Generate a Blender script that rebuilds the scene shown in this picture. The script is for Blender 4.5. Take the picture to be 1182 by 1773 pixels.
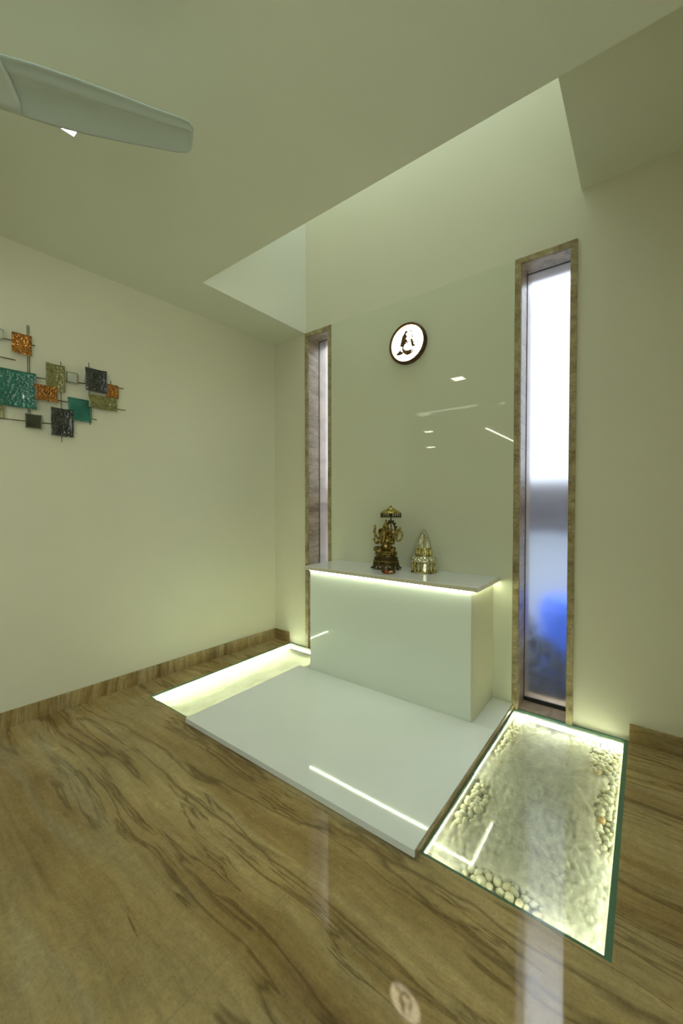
import bpy, bmesh, math, random
from mathutils import Vector, Matrix, noise
PI = math.pi
for o in list(bpy.data.objects): bpy.data.objects.remove(o)
SC = bpy.context.scene
COL = SC.collection

# ------------------------------------------------------------------ camera
cd = bpy.data.cameras.new('camera'); cam = bpy.data.objects.new('camera', cd); COL.objects.link(cam)
YAW, PITCH, FPX = 0.6515, -0.0191, 691.9
cam.location = (3.0281, -2.846, 1.3782)
cam.rotation_euler = (PI/2 + PITCH, 0, YAW)
cd.sensor_fit = 'VERTICAL'; cd.sensor_height = 36.0; cd.lens = 36.0*FPX/1773.0
cd.clip_start = 0.02; cd.clip_end = 200
SC.camera = cam

# ------------------------------------------------------------------ exposure, world, big lights
SC.view_settings.view_transform = 'Standard'; SC.view_settings.look = 'None'
SC.view_settings.gamma = 1.0; SC.view_settings.use_curve_mapping = False
SC.view_settings.exposure = -0.04
W = bpy.data.worlds.new('world'); SC.world = W; W.use_nodes = True
bg = W.node_tree.nodes['Background']; bg.inputs[0].default_value = (0.80, 0.88, 1.0, 1); bg.inputs[1].default_value = 1.9

def area(name, loc, rot, sx, sy, power, color):
    l = bpy.data.lights.new(name, 'AREA'); l.shape = 'RECTANGLE'; l.size = sx; l.size_y = sy
    l.energy = power; l.color = color
    o = bpy.data.objects.new(name, l); COL.objects.link(o); o.location = loc; o.rotation_euler = rot
    return o
LIT = (1.0, 0.97, 0.78)
area('skylight_daylight', (1.56, -0.55, 5.40), (0, 0, 0), 2.1, 1.0, 22, (0.80, 0.95, 0.95))
area('window_daylight', (4.24, -4.2, 1.6), (0, PI/2, 0), 2.2, 2.6, 42, (0.86, 1.0, 0.77))  # unseen soft fill added from the right to brighten the room
area('outdoor_daylight', (1.6, 1.5, 4.6), (math.radians(-8), 0, 0), 4.0, 2.6, 420, (0.90, 0.95, 1.0))

# ------------------------------------------------------------------ material helpers
def hexc(r, g, b):
    f = lambda c: (c/255/12.92) if c/255 <= 0.04045 else ((c/255+0.055)/1.055)**2.4
    return (f(r), f(g), f(b), 1)
def newmat(name):
    m = bpy.data.materials.new(name); m.use_nodes = True
    nt = m.node_tree; b = nt.nodes['Principled BSDF']
    return m, nt, b
def N(nt, t, **kw):
    n = nt.nodes.new(t)
    for k, v in kw.items(): setattr(n, k, v)
    return n
def link(nt, a, b): nt.links.new(a, b)
def ramp(nt, fac, stops):
    r = N(nt, 'ShaderNodeValToRGB'); e = r.color_ramp.elements
    while len(e) < len(stops): e.new(0.5)
    for i, (p, c) in enumerate(stops): e[i].position = p; e[i].color = c
    if fac is not None: link(nt, fac, r.inputs[0])
    return r
def mathn(nt, op, a, b=None, c=None, clamp=False):
    n = N(nt, 'ShaderNodeMath', operation=op); n.use_clamp = clamp
    for i, v in enumerate((a, b, c)):
        if v is None: continue
        if isinstance(v, (int, float)): n.inputs[i].default_value = v
        else: link(nt, v, n.inputs[i])
    return n.outputs[0]
def mixc(nt, fac, a, b, mode='MIX'):
    n = N(nt, 'ShaderNodeMix', data_type='RGBA', blend_type=mode)
    for i, v in ((0, fac), (6, a), (7, b)):
        if isinstance(v, (int, float)): n.inputs[i].default_value = v
        elif isinstance(v, tuple): n.inputs[i].default_value = v
        else: link(nt, v, n.inputs[i])
    return n.outputs[2]
def objco(nt, scale=(1, 1, 1), rot=(0, 0, 0)):
    t = N(nt, 'ShaderNodeTexCoord'); m = N(nt, 'ShaderNodeMapping')
    m.inputs['Scale'].default_value = scale; m.inputs['Rotation'].default_value = rot
    link(nt, t.outputs['Object'], m.inputs[0]); return m.outputs[0]
def noisen(nt, vec, scale, detail=4, rough=0.55, dist=0.0):
    n = N(nt, 'ShaderNodeTexNoise'); n.inputs['Scale'].default_value = scale; n.inputs['Detail'].default_value = detail
    n.inputs['Roughness'].default_value = rough; n.inputs['Distortion'].default_value = dist
    if vec is not None: link(nt, vec, n.inputs['Vector'])
    return n.outputs[0]
def bump(nt, b, h, strength, dist):
    n = N(nt, 'ShaderNodeBump'); n.inputs['Strength'].default_value = strength; n.inputs['Distance'].default_value = dist
    link(nt, h, n.inputs['Height']); link(nt, n.outputs[0], b.inputs['Normal'])

def paint(name, c, rough=0.7, var=0.04):
    m, nt, b = newmat(name)
    v = objco(nt); n = noisen(nt, v, 1.3, 3)
    c2 = tuple(x*(1-var*2) for x in c[:3]) + (1,)
    link(nt, mixc(nt, n, c, c2), b.inputs['Base Color'])
    b.inputs['Roughness'].default_value = rough
    n2 = noisen(nt, v, 260, 2); bump(nt, b, n2, 0.05, 0.001)
    return m
def gloss(name, c, rough, var=0.02, coat=0.0, scale=3):
    m, nt, b = newmat(name)
    n = noisen(nt, objco(nt), scale, 3)
    c2 = tuple(x*(1-var*2) for x in c[:3]) + (1,)
    link(nt, mixc(nt, n, c, c2), b.inputs['Base Color'])
    b.inputs['Roughness'].default_value = rough
    b.inputs['Coat Weight'].default_value = coat; b.inputs['Coat Roughness'].default_value = 0.02
    return m
def metal(name, c, c2, rough=0.35, scale=40, bumpd=0.002, met=1.0):
    m, nt, b = newmat(name)
    v = objco(nt); n = noisen(nt, v, scale, 5, 0.6)
    r = ramp(nt, n, [(0.35, c2), (0.62, c)])
    link(nt, r.outputs[0], b.inputs['Base Color'])
    b.inputs['Metallic'].default_value = met; b.inputs['Roughness'].default_value = rough
    bump(nt, b, n, 0.6, bumpd)
    return m
def emis(name, c, s):
    m, nt, b = newmat(name)
    b.inputs['Base Color'].default_value = (0.8, 0.8, 0.8, 1)
    n = noisen(nt, objco(nt), 30, 1)
    cc = tuple(x*0.97 for x in c[:3]) + (1,)
    link(nt, mixc(nt, n, c, cc), b.inputs['Emission Color'])
    b.inputs['Emission Strength'].default_value = s
    return m

def stone(name, axis_scale, lo, mid, hi, rough, streak=1.0, seams=None, spec=0.5, coat=0.0):
    """beige veined marble; veins run along world X"""
    m, nt, b = newmat(name)
    v0 = objco(nt)
    # low frequency warp
    w = N(nt, 'ShaderNodeTexNoise'); w.inputs['Scale'].default_value = 1.1; w.inputs['Detail'].default_value = 3
    link(nt, v0, w.inputs['Vector'])
    sub = N(nt, 'ShaderNodeVectorMath', operation='SUBTRACT'); link(nt, w.outputs['Color'], sub.inputs[0]); sub.inputs[1].default_value = (.5, .5, .5)
    sc = N(nt, 'ShaderNodeVectorMath', operation='SCALE'); link(nt, sub.outputs[0], sc.inputs[0]); sc.inputs['Scale'].default_value = 0.16
    ad = N(nt, 'ShaderNodeVectorMath', operation='ADD'); link(nt, v0, ad.inputs[0]); link(nt, sc.outputs[0], ad.inputs[1])
    mp = N(nt, 'ShaderNodeMapping'); mp.inputs['Scale'].default_value = axis_scale; link(nt, ad.outputs[0], mp.inputs[0])
    v = mp.outputs[0]
    band = noisen(nt, v, 2.6, 6, 0.62, 0.25)
    base = ramp(nt, band, [(0.30, lo), (0.44, mid), (0.56, hi), (0.66, mid), (0.76, lo)])
    # thin dark veins : |n-0.5| small
    n2 = noisen(nt, v, 1.7, 5, 0.60, 0.6)
    a = mathn(nt, 'ABSOLUTE', mathn(nt, 'SUBTRACT', n2, 0.5))
    vein = mathn(nt, 'SUBTRACT', 1.0, mathn(nt, 'MULTIPLY', a, 55.0), clamp=True)
    n3 = noisen(nt, v, 3.1, 5, 0.6, 0.6)
    a3 = mathn(nt, 'ABSOLUTE', mathn(nt, 'SUBTRACT', n3, 0.56))
    vein3 = mathn(nt, 'SUBTRACT', 1.0, mathn(nt, 'MULTIPLY', a3, 70.0), clamp=True)
    vv = mathn(nt, 'MULTIPLY', mathn(nt, 'MAXIMUM', vein, vein3), 0.72*streak)
    dark = tuple(x*0.38 for x in lo[:3]) + (1,)
    c = mixc(nt, vv, base.outputs[0], dark)
    # pale long streak bands
    n4 = noisen(nt, v, 1.25, 3, 0.5, 0.3)
    a4 = mathn(nt, 'ABSOLUTE', mathn(nt, 'SUBTRACT', n4, 0.60))
    pale = mathn(nt, 'MULTIPLY', mathn(nt, 'SUBTRACT', 1.0, mathn(nt, 'MULTIPLY', a4, 32.0), clamp=True), 0.42*streak)
    c = mixc(nt, pale, c, hexc(176, 168, 140))
    # grain
    g = noisen(nt, v0, 95, 4, 0.7)
    gr = ramp(nt, g, [(0.30, (0.72, 0.72, 0.72, 1)), (0.52, (1, 1, 1, 1)), (0.72, (1.0, 1.0, 1.0, 1))])
    c = mixc(nt, 0.7, c, gr.outputs[0], 'MULTIPLY')
    mp5 = N(nt, 'ShaderNodeMapping'); mp5.inputs['Scale'].default_value = tuple(a*2.2 for a in axis_scale); link(nt, ad.outputs[0], mp5.inputs[0])
    n5 = noisen(nt, mp5.outputs[0], 9.0, 8, 0.72, 0.4)
    r5 = ramp(nt, n5, [(0.32, (0.74, 0.72, 0.68, 1)), (0.5, (1, 1, 1, 1)), (0.68, (1.22, 1.20, 1.16, 1))])
    c = mixc(nt, 0.85*min(1.0, streak), c, r5.outputs[0], 'MULTIPLY')
    n6 = noisen(nt, v0, 32, 6, 0.75)
    r6 = ramp(nt, n6, [(0.35, (0.86, 0.86, 0.86, 1)), (0.6, (1.03, 1.03, 1.03, 1)), (0.70, (1.22, 1.2, 1.16, 1))])
    c = mixc(nt, 0.8, c, r6.outputs[0], 'MULTIPLY')
    blot = noisen(nt, v0, 2.0, 4, 0.6)
    br = ramp(nt, blot, [(0.3, (0.80, 0.80, 0.80, 1)), (0.7, (1.12, 1.1, 1.06, 1))])
    c = mixc(nt, 0.9, c, br.outputs[0], 'MULTIPLY')
    if seams:
        ax, per, off = seams
        s = N(nt, 'ShaderNodeSeparateXYZ'); link(nt, v0, s.inputs[0])
        q = mathn(nt, 'FRACT', mathn(nt, 'DIVIDE', mathn(nt, 'ADD', s.outputs[ax], off), per))
        sm = mathn(nt, 'LESS_THAN', mathn(nt, 'ABSOLUTE', mathn(nt, 'SUBTRACT', q, 0.5)), 0.0016/per)
        c = mixc(nt, mathn(nt, 'MULTIPLY', sm, 0.5), c, hexc(130, 122, 98))
    link(nt, c, b.inputs['Base Color'])
    b.inputs['Roughness'].default_value = rough
    b.inputs['Specular IOR Level'].default_value = spec
    b.inputs['Coat Weight'].default_value = coat; b.inputs['Coat Roughness'].default_value = 0.03
    return m

def glassmat(name, tint, fog=None, ior=1.5):
    """thin clear pane; fog(nt) returns a factor socket for condensation"""
    m, nt, b = newmat(name); nt.nodes.remove(b)
    out = nt.nodes['Material Output']
    fr = N(nt, 'ShaderNodeFresnel'); fr.inputs[0].default_value = ior
    tr = N(nt, 'ShaderNodeBsdfTransparent'); tr.inputs[0].default_value = tint
    gl = N(nt, 'ShaderNodeBsdfGlossy'); gl.inputs['Roughness'].default_value = 0.004
    mx = N(nt, 'ShaderNodeMixShader'); link(nt, fr.outputs[0], mx.inputs[0]); link(nt, tr.outputs[0], mx.inputs[1]); link(nt, gl.outputs[0], mx.inputs[2])
    last = mx.outputs[0]
    if fog:
        tl = N(nt, 'ShaderNodeBsdfTranslucent'); tl.inputs[0].default_value = (0.95, 0.98, 0.92, 1)
        df = N(nt, 'ShaderNodeBsdfDiffuse'); df.inputs[0].default_value = (0.80, 0.84, 0.78, 1)
        m1 = N(nt, 'ShaderNodeMixShader'); m1.inputs[0].default_value = 0.25
        link(nt, tl.outputs[0], m1.inputs[1]); link(nt, df.outputs[0], m1.inputs[2])
        rf = N(nt, 'ShaderNodeBsdfRefraction'); rf.inputs['IOR'].default_value = 1.12; rf.inputs['Roughness'].default_value = 0.75; rf.inputs[0].default_value = (0.94, 0.98, 0.93, 1)
        m0 = N(nt, 'ShaderNodeMixShader'); m0.inputs[0].default_value = 0.62
        link(nt, m1.outputs[0], m0.inputs[1]); link(nt, rf.outputs[0], m0.inputs[2]); m1 = m0
        m2 = N(nt, 'ShaderNodeMixShader'); link(nt, fog(nt), m2.inputs[0]); link(nt, last, m2.inputs[1]); link(nt, m1.outputs[0], m2.inputs[2])
        # reflection stays on top of the mist
        m3 = N(nt, 'ShaderNodeMixShader'); link(nt, fr.outputs[0], m3.inputs[0]); link(nt, m2.outputs[0], m3.inputs[1]); link(nt, gl.outputs[0], m3.inputs[2])
        last = m3.outputs[0]
    link(nt, last, out.inputs[0])
    return m

# ------------------------------------------------------------------ materials
M = {}
M['wall'] = paint('wall_paint', hexc(222, 218, 192), 0.62)
M['ceil'] = paint('ceiling_paint', hexc(222, 224, 202), 0.75)
M['shaft'] = paint('shaft_paint', hexc(222, 222, 204), 0.7)
M['floor'] = stone('floor_marble', (0.13, 1.25, 1.25), hexc(136, 110, 66), hexc(164, 140, 92), hexc(182, 162, 116), 0.045, 0.85, (0, 1.6, 0.37), spec=0.28)
M['base'] = stone('skirting_marble', (0.35, 4.0, 0.35), hexc(116, 92, 50), hexc(152, 128, 80), hexc(180, 158, 112), 0.25, 0.6, (1, 0.42, 0.1))
M['frame_stone'] = stone('window_frame_marble', (2.5, 2.5, 3.4), hexc(124, 106, 68), hexc(158, 142, 100), hexc(184, 170, 130), 0.3, 0.7)
M['jamb_stone'] = stone('window_jamb_marble', (0.5, 0.6, 3.4), hexc(140, 118, 90), hexc(170, 150, 122), hexc(190, 172, 146), 0.28, 0.8)
M['white'] = gloss('white_marble', hexc(238, 242, 238), 0.035, 0.03)
M['whitetop'] = gloss('white_counter_stone', hexc(232, 232, 228), 0.12, 0.03)
M['edge'] = gloss('stone_edge', hexc(214, 206, 178), 0.3, 0.05, scale=12)
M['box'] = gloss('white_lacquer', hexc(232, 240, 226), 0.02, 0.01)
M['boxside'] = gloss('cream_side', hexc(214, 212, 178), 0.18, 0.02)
M['panel'] = gloss('back_painted_glass', hexc(216, 217, 190), 0.012, 0.015)
M['lining'] = paint('pit_lining', hexc(232, 230, 205), 0.6)
M['led'] = emis('led_strip_light', (0.92, 1.0, 0.72, 1), 22)
M['ledpit2'] = emis('led_pit_light_back', (0.94, 1.0, 0.80, 1), 34)
M['ledpit'] = emis('led_pit_light', (0.90, 1.0, 0.80, 1), 75)
M['leddim'] = emis('led_pit_light_dim', (0.95, 1.0, 0.84, 1), 16)
M['lamp'] = emis('downlight_glow', (1.0, 0.97, 0.84, 1), 22)
M['cove'] = emis('cove_glow', (0.95, 1.0, 0.76, 1), 3.2)
M['disc'] = emis('disc_glow', (1.0, 0.86, 0.58, 1), 14)
M['greenedge'] = gloss('green_glass_edge', hexc(84, 122, 98), 0.08, 0.1, scale=20)
M['fan'] = gloss('fan_white_plastic', hexc(190, 202, 196), 0.22, 0.02)
M['fanhub'] = gloss('fan_hub_plastic', hexc(204, 214, 208), 0.3, 0.02)
M['rim'] = metal('dark_bronze_rim', hexc(92, 66, 34), hexc(64, 44, 22), 0.4, 30, 0.0005, 0.6)
M['relief'] = metal('relief_bronze', hexc(112, 76, 40), hexc(60, 40, 20), 0.5, 60, 0.0005, 0.3)
M['pane_frame'] = gloss('white_window_paint', hexc(225, 225, 215), 0.4)

# ------------------------------------------------------------------ mesh helpers
def tag(o, label=None, cat=None, group=None, kind=None):
    if label: o['label'] = label
    if cat: o['category'] = cat
    if group: o['group'] = group
    if kind: o['kind'] = kind
    return o
def empty(name, loc=(0, 0, 0), rz=0.0):
    o = bpy.data.objects.new(name, None); COL.objects.link(o); o.location = loc; o.rotation_euler = (0, 0, rz)
    o.empty_display_size = 0.05
    return o
def obj(name, bm, mat, parent=None, smooth=False, loc=(0, 0, 0)):
    me = bpy.data.meshes.new(name)
    bmesh.ops.recalc_face_normals(bm, faces=bm.faces)
    bm.to_mesh(me); bm.free()
    mats = mat if isinstance(mat, (list, tuple)) else [mat]
    for m in mats: me.materials.append(m)
    if smooth:
        for p in me.polygons: p.use_smooth = True
    o = bpy.data.objects.new(name, me); COL.objects.link(o); o.location = loc
    if parent: o.parent = parent
    return o
def B(): return bmesh.new()
def box(bm, x0, x1, y0, y1, z0, z1, bev=0.0, mi=0):
    r = bmesh.ops.create_cube(bm, size=1.0)
    vs = r['verts']
    bmesh.ops.scale(bm, vec=(x1-x0, y1-y0, z1-z0), verts=vs)
    bmesh.ops.translate(bm, vec=((x0+x1)/2, (y0+y1)/2, (z0+z1)/2), verts=vs)
    fs = set(f for v in vs for f in v.link_faces)
    for f in fs: f.material_index = mi
    if bev > 0:
        es = list(set(e for v in vs for e in v.link_edges))
        bmesh.ops.bevel(bm, geom=es, offset=bev, segments=2, affect='EDGES', profile=0.5)
    return vs
def lathe(bm, prof, seg=32, c=(0, 0, 0), mi=0, sx=1.0, sy=1.0):
    rings = []
    for r, z in prof:
        if r < 1e-6: rings.append([bm.verts.new((c[0], c[1], c[2]+z))])
        else: rings.append([bm.verts.new((c[0]+sx*r*math.cos(2*PI*i/seg), c[1]+sy*r*math.sin(2*PI*i/seg), c[2]+z)) for i in range(seg)])
    for a, b_ in zip(rings, rings[1:]):
        for i in range(seg):
            j = (i+1) % seg
            if len(a) == 1 and len(b_) == 1: continue
            if len(a) == 1: f = bm.faces.new((a[0], b_[j], b_[i]))
            elif len(b_) == 1: f = bm.faces.new((a[i], a[j], b_[0]))
            else: f = bm.faces.new((a[i], a[j], b_[j], b_[i]))
            f.material_index = mi
    for ring in (rings[0], rings[-1]):
        if len(ring) > 1:
            f = bm.faces.new(ring); f.material_index = mi
def tube(bm, pts, rad, seg=8, mi=0):
    pts = [Vector(p) for p in pts]
    if isinstance(rad, (int, float)): rad = [rad]*len(pts)
    rings = []
    for i, p in enumerate(pts):
        t = (pts[min(i+1, len(pts)-1)]-pts[max(i-1, 0)]).normalized()
        u = t.cross(Vector((0, 0, 1)) if abs(t.z) < 0.9 else Vector((1, 0, 0))).normalized(); w = t.cross(u)
        rings.append([bm.verts.new(p+rad[i]*(math.cos(2*PI*k/seg)*u+math.sin(2*PI*k/seg)*w)) for k in range(seg)])
    for a, b_ in zip(rings, rings[1:]):
        for k in range(seg):
            f = bm.faces.new((a[k], a[(k+1) % seg], b_[(k+1) % seg], b_[k])); f.material_index = mi
    bm.faces.new(rings[0]); bm.faces.new(rings[-1])
def ball(bm, c, r, sub=2, rot=None):
    if isinstance(r, (int, float)): r = (r, r, r)
    vs = bmesh.ops.create_icosphere(bm, subdivisions=sub, radius=1.0)['verts']
    mt = Matrix.Diagonal((*r, 1))
    if rot: mt = rot.to_4x4() @ mt
    bmesh.ops.transform(bm, matrix=Matrix.Translation(c) @ mt, verts=vs)
    return vs
def prism(bm, poly, origin, u, w, n, th):
    """extrude a 2D polygon (in the u,w plane at origin) by th along n"""
    O, u, w, n = Vector(origin), Vector(u), Vector(w), Vector(n)
    a = [bm.verts.new(O+u*x+w*y) for x, y in poly]; b_ = [bm.verts.new(O+u*x+w*y+n*th) for x, y in poly]
    bm.faces.new(a); bm.faces.new(b_[::-1])
    for i in range(len(a)): bm.faces.new((a[i], a[(i+1) % len(a)], b_[(i+1) % len(a)], b_[i]))
def grid_boxes(bm, xs, zs, skip, y0, y1):
    """boxes in XZ cells"""
    for i in range(len(xs)-1):
        for k in range(len(zs)-1):
            if skip(0.5*(xs[i]+xs[i+1]), 0.5*(zs[k]+zs[k+1])): continue
            box(bm, xs[i], xs[i+1], y0, y1, zs[k], zs[k+1])
def struct(name, bm, mat, parent=None):
    o = obj(name, bm, mat, parent)
    if not parent: o['kind'] = 'structure'
    return o

# ------------------------------------------------------------------ dimensions
SK = 0.0424                       # the left wall is slightly out of square
H1, H2, TOP = 3.0, 3.287, 5.5
SX0, SX1, SY = 0.431, 2.693, -1.114
PL0, PL1, PR0, PR1, PY = 0.212, 0.739, 2.334, 2.961, -1.421
WT = 3.0
WIN = [(0.429, 0.747), (2.318, 2.677)]
FW = 0.037
YG = 0.15                          # glass depth inside the wall
PITZ = -0.135

# ------------------------------------------------------------------ room shell
bm = B()
xs = [-4.2, -0.3, PL0, PL1, PR0, PR1, 4.5]; ys = [-10.2, PY, 0.0, 0.3]
for i in range(6):
    for k in range(3):
        if k == 1 and i in (2, 4): continue
        if k == 2 and i == 0: continue
        box(bm, xs[i], xs[i+1], ys[k], ys[k+1], -0.02, 0)
fl = struct('floor', bm, M['floor'])
bm = B()
for (a, c) in ((PL0, PL1), (PR0, PR1)):
    pass
def in_win(x, z): return any(a+FW < x < c-FW for a, c in WIN) and 0.0 < z < WT-FW
bm = B()
grid_boxes(bm, [-0.5, WIN[0][0]+FW, WIN[0][1]-FW, WIN[1][0]+FW, WIN[1][1]-FW, 4.5], [-0.3, 0, WT-FW, TOP], in_win, 0, 0.28)
struct('wall_back', bm, M['wall'])
# left wall, out of square
bm = B()
Y0 = -3.05
prism(bm, [(0, 0), (SK*Y0, Y0), (SK*Y0-0.2, Y0), (-0.25, 0)], (0, 0, -0.02), (1, 0, 0), (0, 1, 0), (0, 0, 1), H1+0.1)
struct('wall_left', bm, M['wall'])
bm = B(); box(bm, -4.2, SK*Y0-0.2, Y0, Y0+0.2, 0, H1); struct('wall_return', bm, M['wall'])
bm = B(); box(bm, -4.3, -4.1, -10.2, Y0+0.2, 0, H1); struct('wall_far_left', bm, M['wall'])
bm = B(); box(bm, -4.2, 4.5, -10.3, -10.1, 0, H1); struct('wall_front', bm, M['wall'])
bm = B()
box(bm, 4.3, 4.5, -10.2, -5.5, 0, H1); box(bm, 4.3, 4.5, -2.9, 0, 0, H2+.05); box(bm, 4.3, 4.5, -5.5, -2.9, 0, 0.5); box(bm, 4.3, 4.5, -5.5, -2.9, 2.7, H1)
struct('wall_right', bm, M['wall'])
# ceilings
bm = B()
box(bm, -4.2, 4.5, -10.2, SY, H1, H1+0.012); box(bm, -0.5, SX0, SY, 0, H1, H1+0.012)
struct('ceiling', bm, M['ceil'])
bm = B(); box(bm, SX1, 4.5, SY, 0, H2, H2+0.012); struct('ceiling_recess', bm, M['ceil'])
bm = B()
box(bm, SX0-0.1, SX0, SY, 0, H1+0.0125, TOP)
struct('wall_shaft_left', bm, M['shaft'])
bm = B(); box(bm, SX0-0.1, 4.5, SY-0.1, SY-0.0005, H1+0.0125, TOP); struct('wall_shaft_front', bm, M['shaft'])
bm = B(); box(bm, SX1, SX1+0.1, SY, 0, H2+0.0125, TOP); struct('wall_shaft_right', bm, M['shaft'])
# skylight : frame and opal panes above the shaft
sky = empty('window_3', ((SX0+SX1)/2, SY/2, TOP)); sky['kind'] = 'structure'
bm = B(); x0, x1, y0, y1 = -1.23, 1.23, -0.66, 0.66
box(bm, x0, x1, y0, y0+0.1, 0, 0.06); box(bm, x0, x1, y1-0.1, y1, 0, 0.06); box(bm, x0, x0+.1, y0, y1, 0, 0.06); box(bm, x1-.1, x1, y0, y1, 0, 0.06); box(bm, -.02, .02, y0, y1, 0, 0.06)
obj('frame', bm, M['pane_frame'], sky)
m, nt, b = newmat('opal_glass'); b.inputs['Base Color'].default_value = (.9, .95, .93, 1); b.inputs['Transmission Weight'].default_value = 0.6; b.inputs['Roughness'].default_value = 0.5
link(nt, mixc(nt, noisen(nt, objco(nt), 4), (.9, .95, .93, 1), (.86, .92, .9, 1)), b.inputs['Base Color'])
M['opal'] = m
bm = B(); box(bm, x0+.05, x1-.05, y0+.05, y1-.05, 0.02, 0.03); obj('pane', bm, M['opal'], sky)
# made-up window frame behind the viewer, added around the room fill light
w4 = empty('window_4', (4.4, -4.2, 0.5)); w4['kind'] = 'structure'
bm = B()
for yy in (-1.3, -0.65, 0, 0.65, 1.26): box(bm, -0.03, 0.03, yy, yy+0.04, 0, 2.2)
box(bm, -0.03, 0.03, -1.3, 1.3, 0, 0.05); box(bm, -0.03, 0.03, -1.3, 1.3, 2.15, 2.2)
obj('frame', bm, M['pane_frame'], w4)
# far window with white bars, seen mirrored in the back panel
w5 = empty('window_5', (-1.35, -10.09, 0.9)); w5['kind'] = 'structure'
bm = B()
for xx in (-0.65, -0.02, 0.6): box(bm, xx, xx+0.05, 0.0, 0.05, 0, 1.75)
for zz in (0, 1.25, 1.7): box(bm, -0.65, 0.65, 0.0, 0.05, zz, zz+0.05)
obj('frame', bm, M['pane_frame'], w5)
M['dimpane'] = gloss('dim_pane', hexc(150, 160, 140), 0.1)
bm = B(); box(bm, -0.62, 0.62, 0.005, 0.015, 0.02, 1.72); obj('pane', bm, M['dimpane'], w5)

# skirting
bm = B()
T = 0.012
prism(bm, [(0, 0), (T, 0), (SK*Y0+T, Y0), (SK*Y0, Y0)], (0, 0, 0), (1, 0, 0), (0, 1, 0), (0, 0, 1), 0.104)
struct('baseboard_left', bm, M['base'])
M['base2'] = stone('skirting_marble_plain', (0.35, 3.0, 2.0), hexc(124, 98, 54), hexc(150, 126, 78), hexc(168, 146, 98), 0.25, 0.5)
bm = B(); box(bm, T, PL0-0.002, -T, 0, 0, 0.104, 0.0015); struct('baseboard_back_left', bm, M['base2'])
bm = B(); box(bm, PR1+0.004, 4.3, -T, 0, 0, 0.104, 0.0015); struct('baseboard_back_right', bm, M['base2'])

# ------------------------------------------------------------------ windows in the back wall
def smudge_frost(name):
    m, nt, b = newmat(name); nt.nodes.remove(b); out = nt.nodes['Material Output']
    rf = N(nt, 'ShaderNodeBsdfRefraction'); rf.inputs['IOR'].default_value = 1.02; rf.inputs['Roughness'].default_value = 1.0
    gl = N(nt, 'ShaderNodeBsdfGlass'); gl.inputs['Roughness'].default_value = 0.36; gl.inputs['IOR'].default_value = 1.25
    gl.inputs[0].default_value = (0.97, 0.98, 1.0, 1)
    tl = N(nt, 'ShaderNodeBsdfTranslucent'); tl.inputs[0].default_value = (0.9, 0.93, 1.0, 1)
    sm = noisen(nt, objco(nt, (3, 1, 0.8)), 6, 4, 0.6)
    fac = mathn(nt, 'ADD', mathn(nt, 'MULTIPLY', sm, 0.06), 0.005)
    mx = N(nt, 'ShaderNodeMixShader'); link(nt, fac, mx.inputs[0]); link(nt, gl.outputs[0], mx.inputs[1]); link(nt, tl.outputs[0], mx.inputs[2])
    nt.nodes.remove(rf)
    link(nt, mx.outputs[0], out.inputs[0])
    return m
M['frost'] = smudge_frost('frosted_glass')
M['gasket'] = gloss('dark_gasket', hexc(40, 44, 36), 0.5)
for i, (a, c) in enumerate(WIN):
    w = empty('window_%d' % (i+1), ((a+c)/2, 0, 0)); w['kind'] = 'structure'
    hw = (c-a)/2
    P = 0.004 if i else 0.004
    bm = B()
    box(bm, -hw, -hw+FW, -P-0.01, 0.004, 0, WT, 0.001); box(bm, hw-FW, hw, -P-0.01, 0.004, 0, WT, 0.001)
    box(bm, -hw+FW, hw-FW, -P-0.01, 0.004, WT-FW, WT, 0.001)
    obj('stone_frame', bm, M['frame_stone'], w)
    bm = B()
    iw = hw-FW
    box(bm, -iw-0.01, -iw+0.002, 0.0, 0.28, 0, WT-FW); box(bm, iw-0.002, iw+0.01, 0.0, 0.28, 0, WT-FW)
    box(bm, -iw, iw, 0.0, 0.28, WT-FW-0.002, WT-FW+0.01); box(bm, -iw, iw, 0.0, 0.28, -0.01, 0.004)
    obj('jamb_lining', bm, M['jamb_stone'], w)
    bm = B(); box(bm, -iw+0.004, iw-0.004, YG, YG+0.005, 0.03, WT-FW-0.002); obj('frosted_pane', bm, M['frost'], w)
    bm = B()
    g = 0.005
    box(bm, -iw, -iw+g, YG-0.004, YG+0.01, 0.004, WT-FW); box(bm, iw-g, iw, YG-0.004, YG+0.01, 0.004, WT-FW); box(bm, -iw, iw, YG-0.004, YG+0.01, WT-FW-g, WT-FW)
    box(bm, -iw, iw, YG-0.004, YG+0.01, 0.004, 0.03)
    obj('gasket', bm, M['gasket'], w)

# outdoors seen through the frosted panes
M['out_ground'] = paint('outdoor_paving', hexc(74, 80, 76), 0.9)
M['out_wall'] = paint('outdoor_wall_paint', hexc(206, 218, 240), 0.9)
M['out_band'] = paint('outdoor_ledge_paint', hexc(60, 57, 60), 0.9)
bm = B(); box(bm, -3, 6, 0.28, 6, -0.45, -0.4); tag(struct('ground_outdoor', bm, M['out_ground']), kind='structure')
bm = B(); box(bm, -2, 5, 1.5, 1.65, -0.4, 1.06); tag(struct('wall_outdoor', bm, M['out_wall']), kind='structure')
bm = B(); box(bm, -2, 5, 1.40, 1.499, 1.08, 1.60, 0.01)
tag(obj('parapet_ledge', bm, M['out_band']), 'grey ledge band outside, blurred behind the frosted right window', 'ledge')
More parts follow.
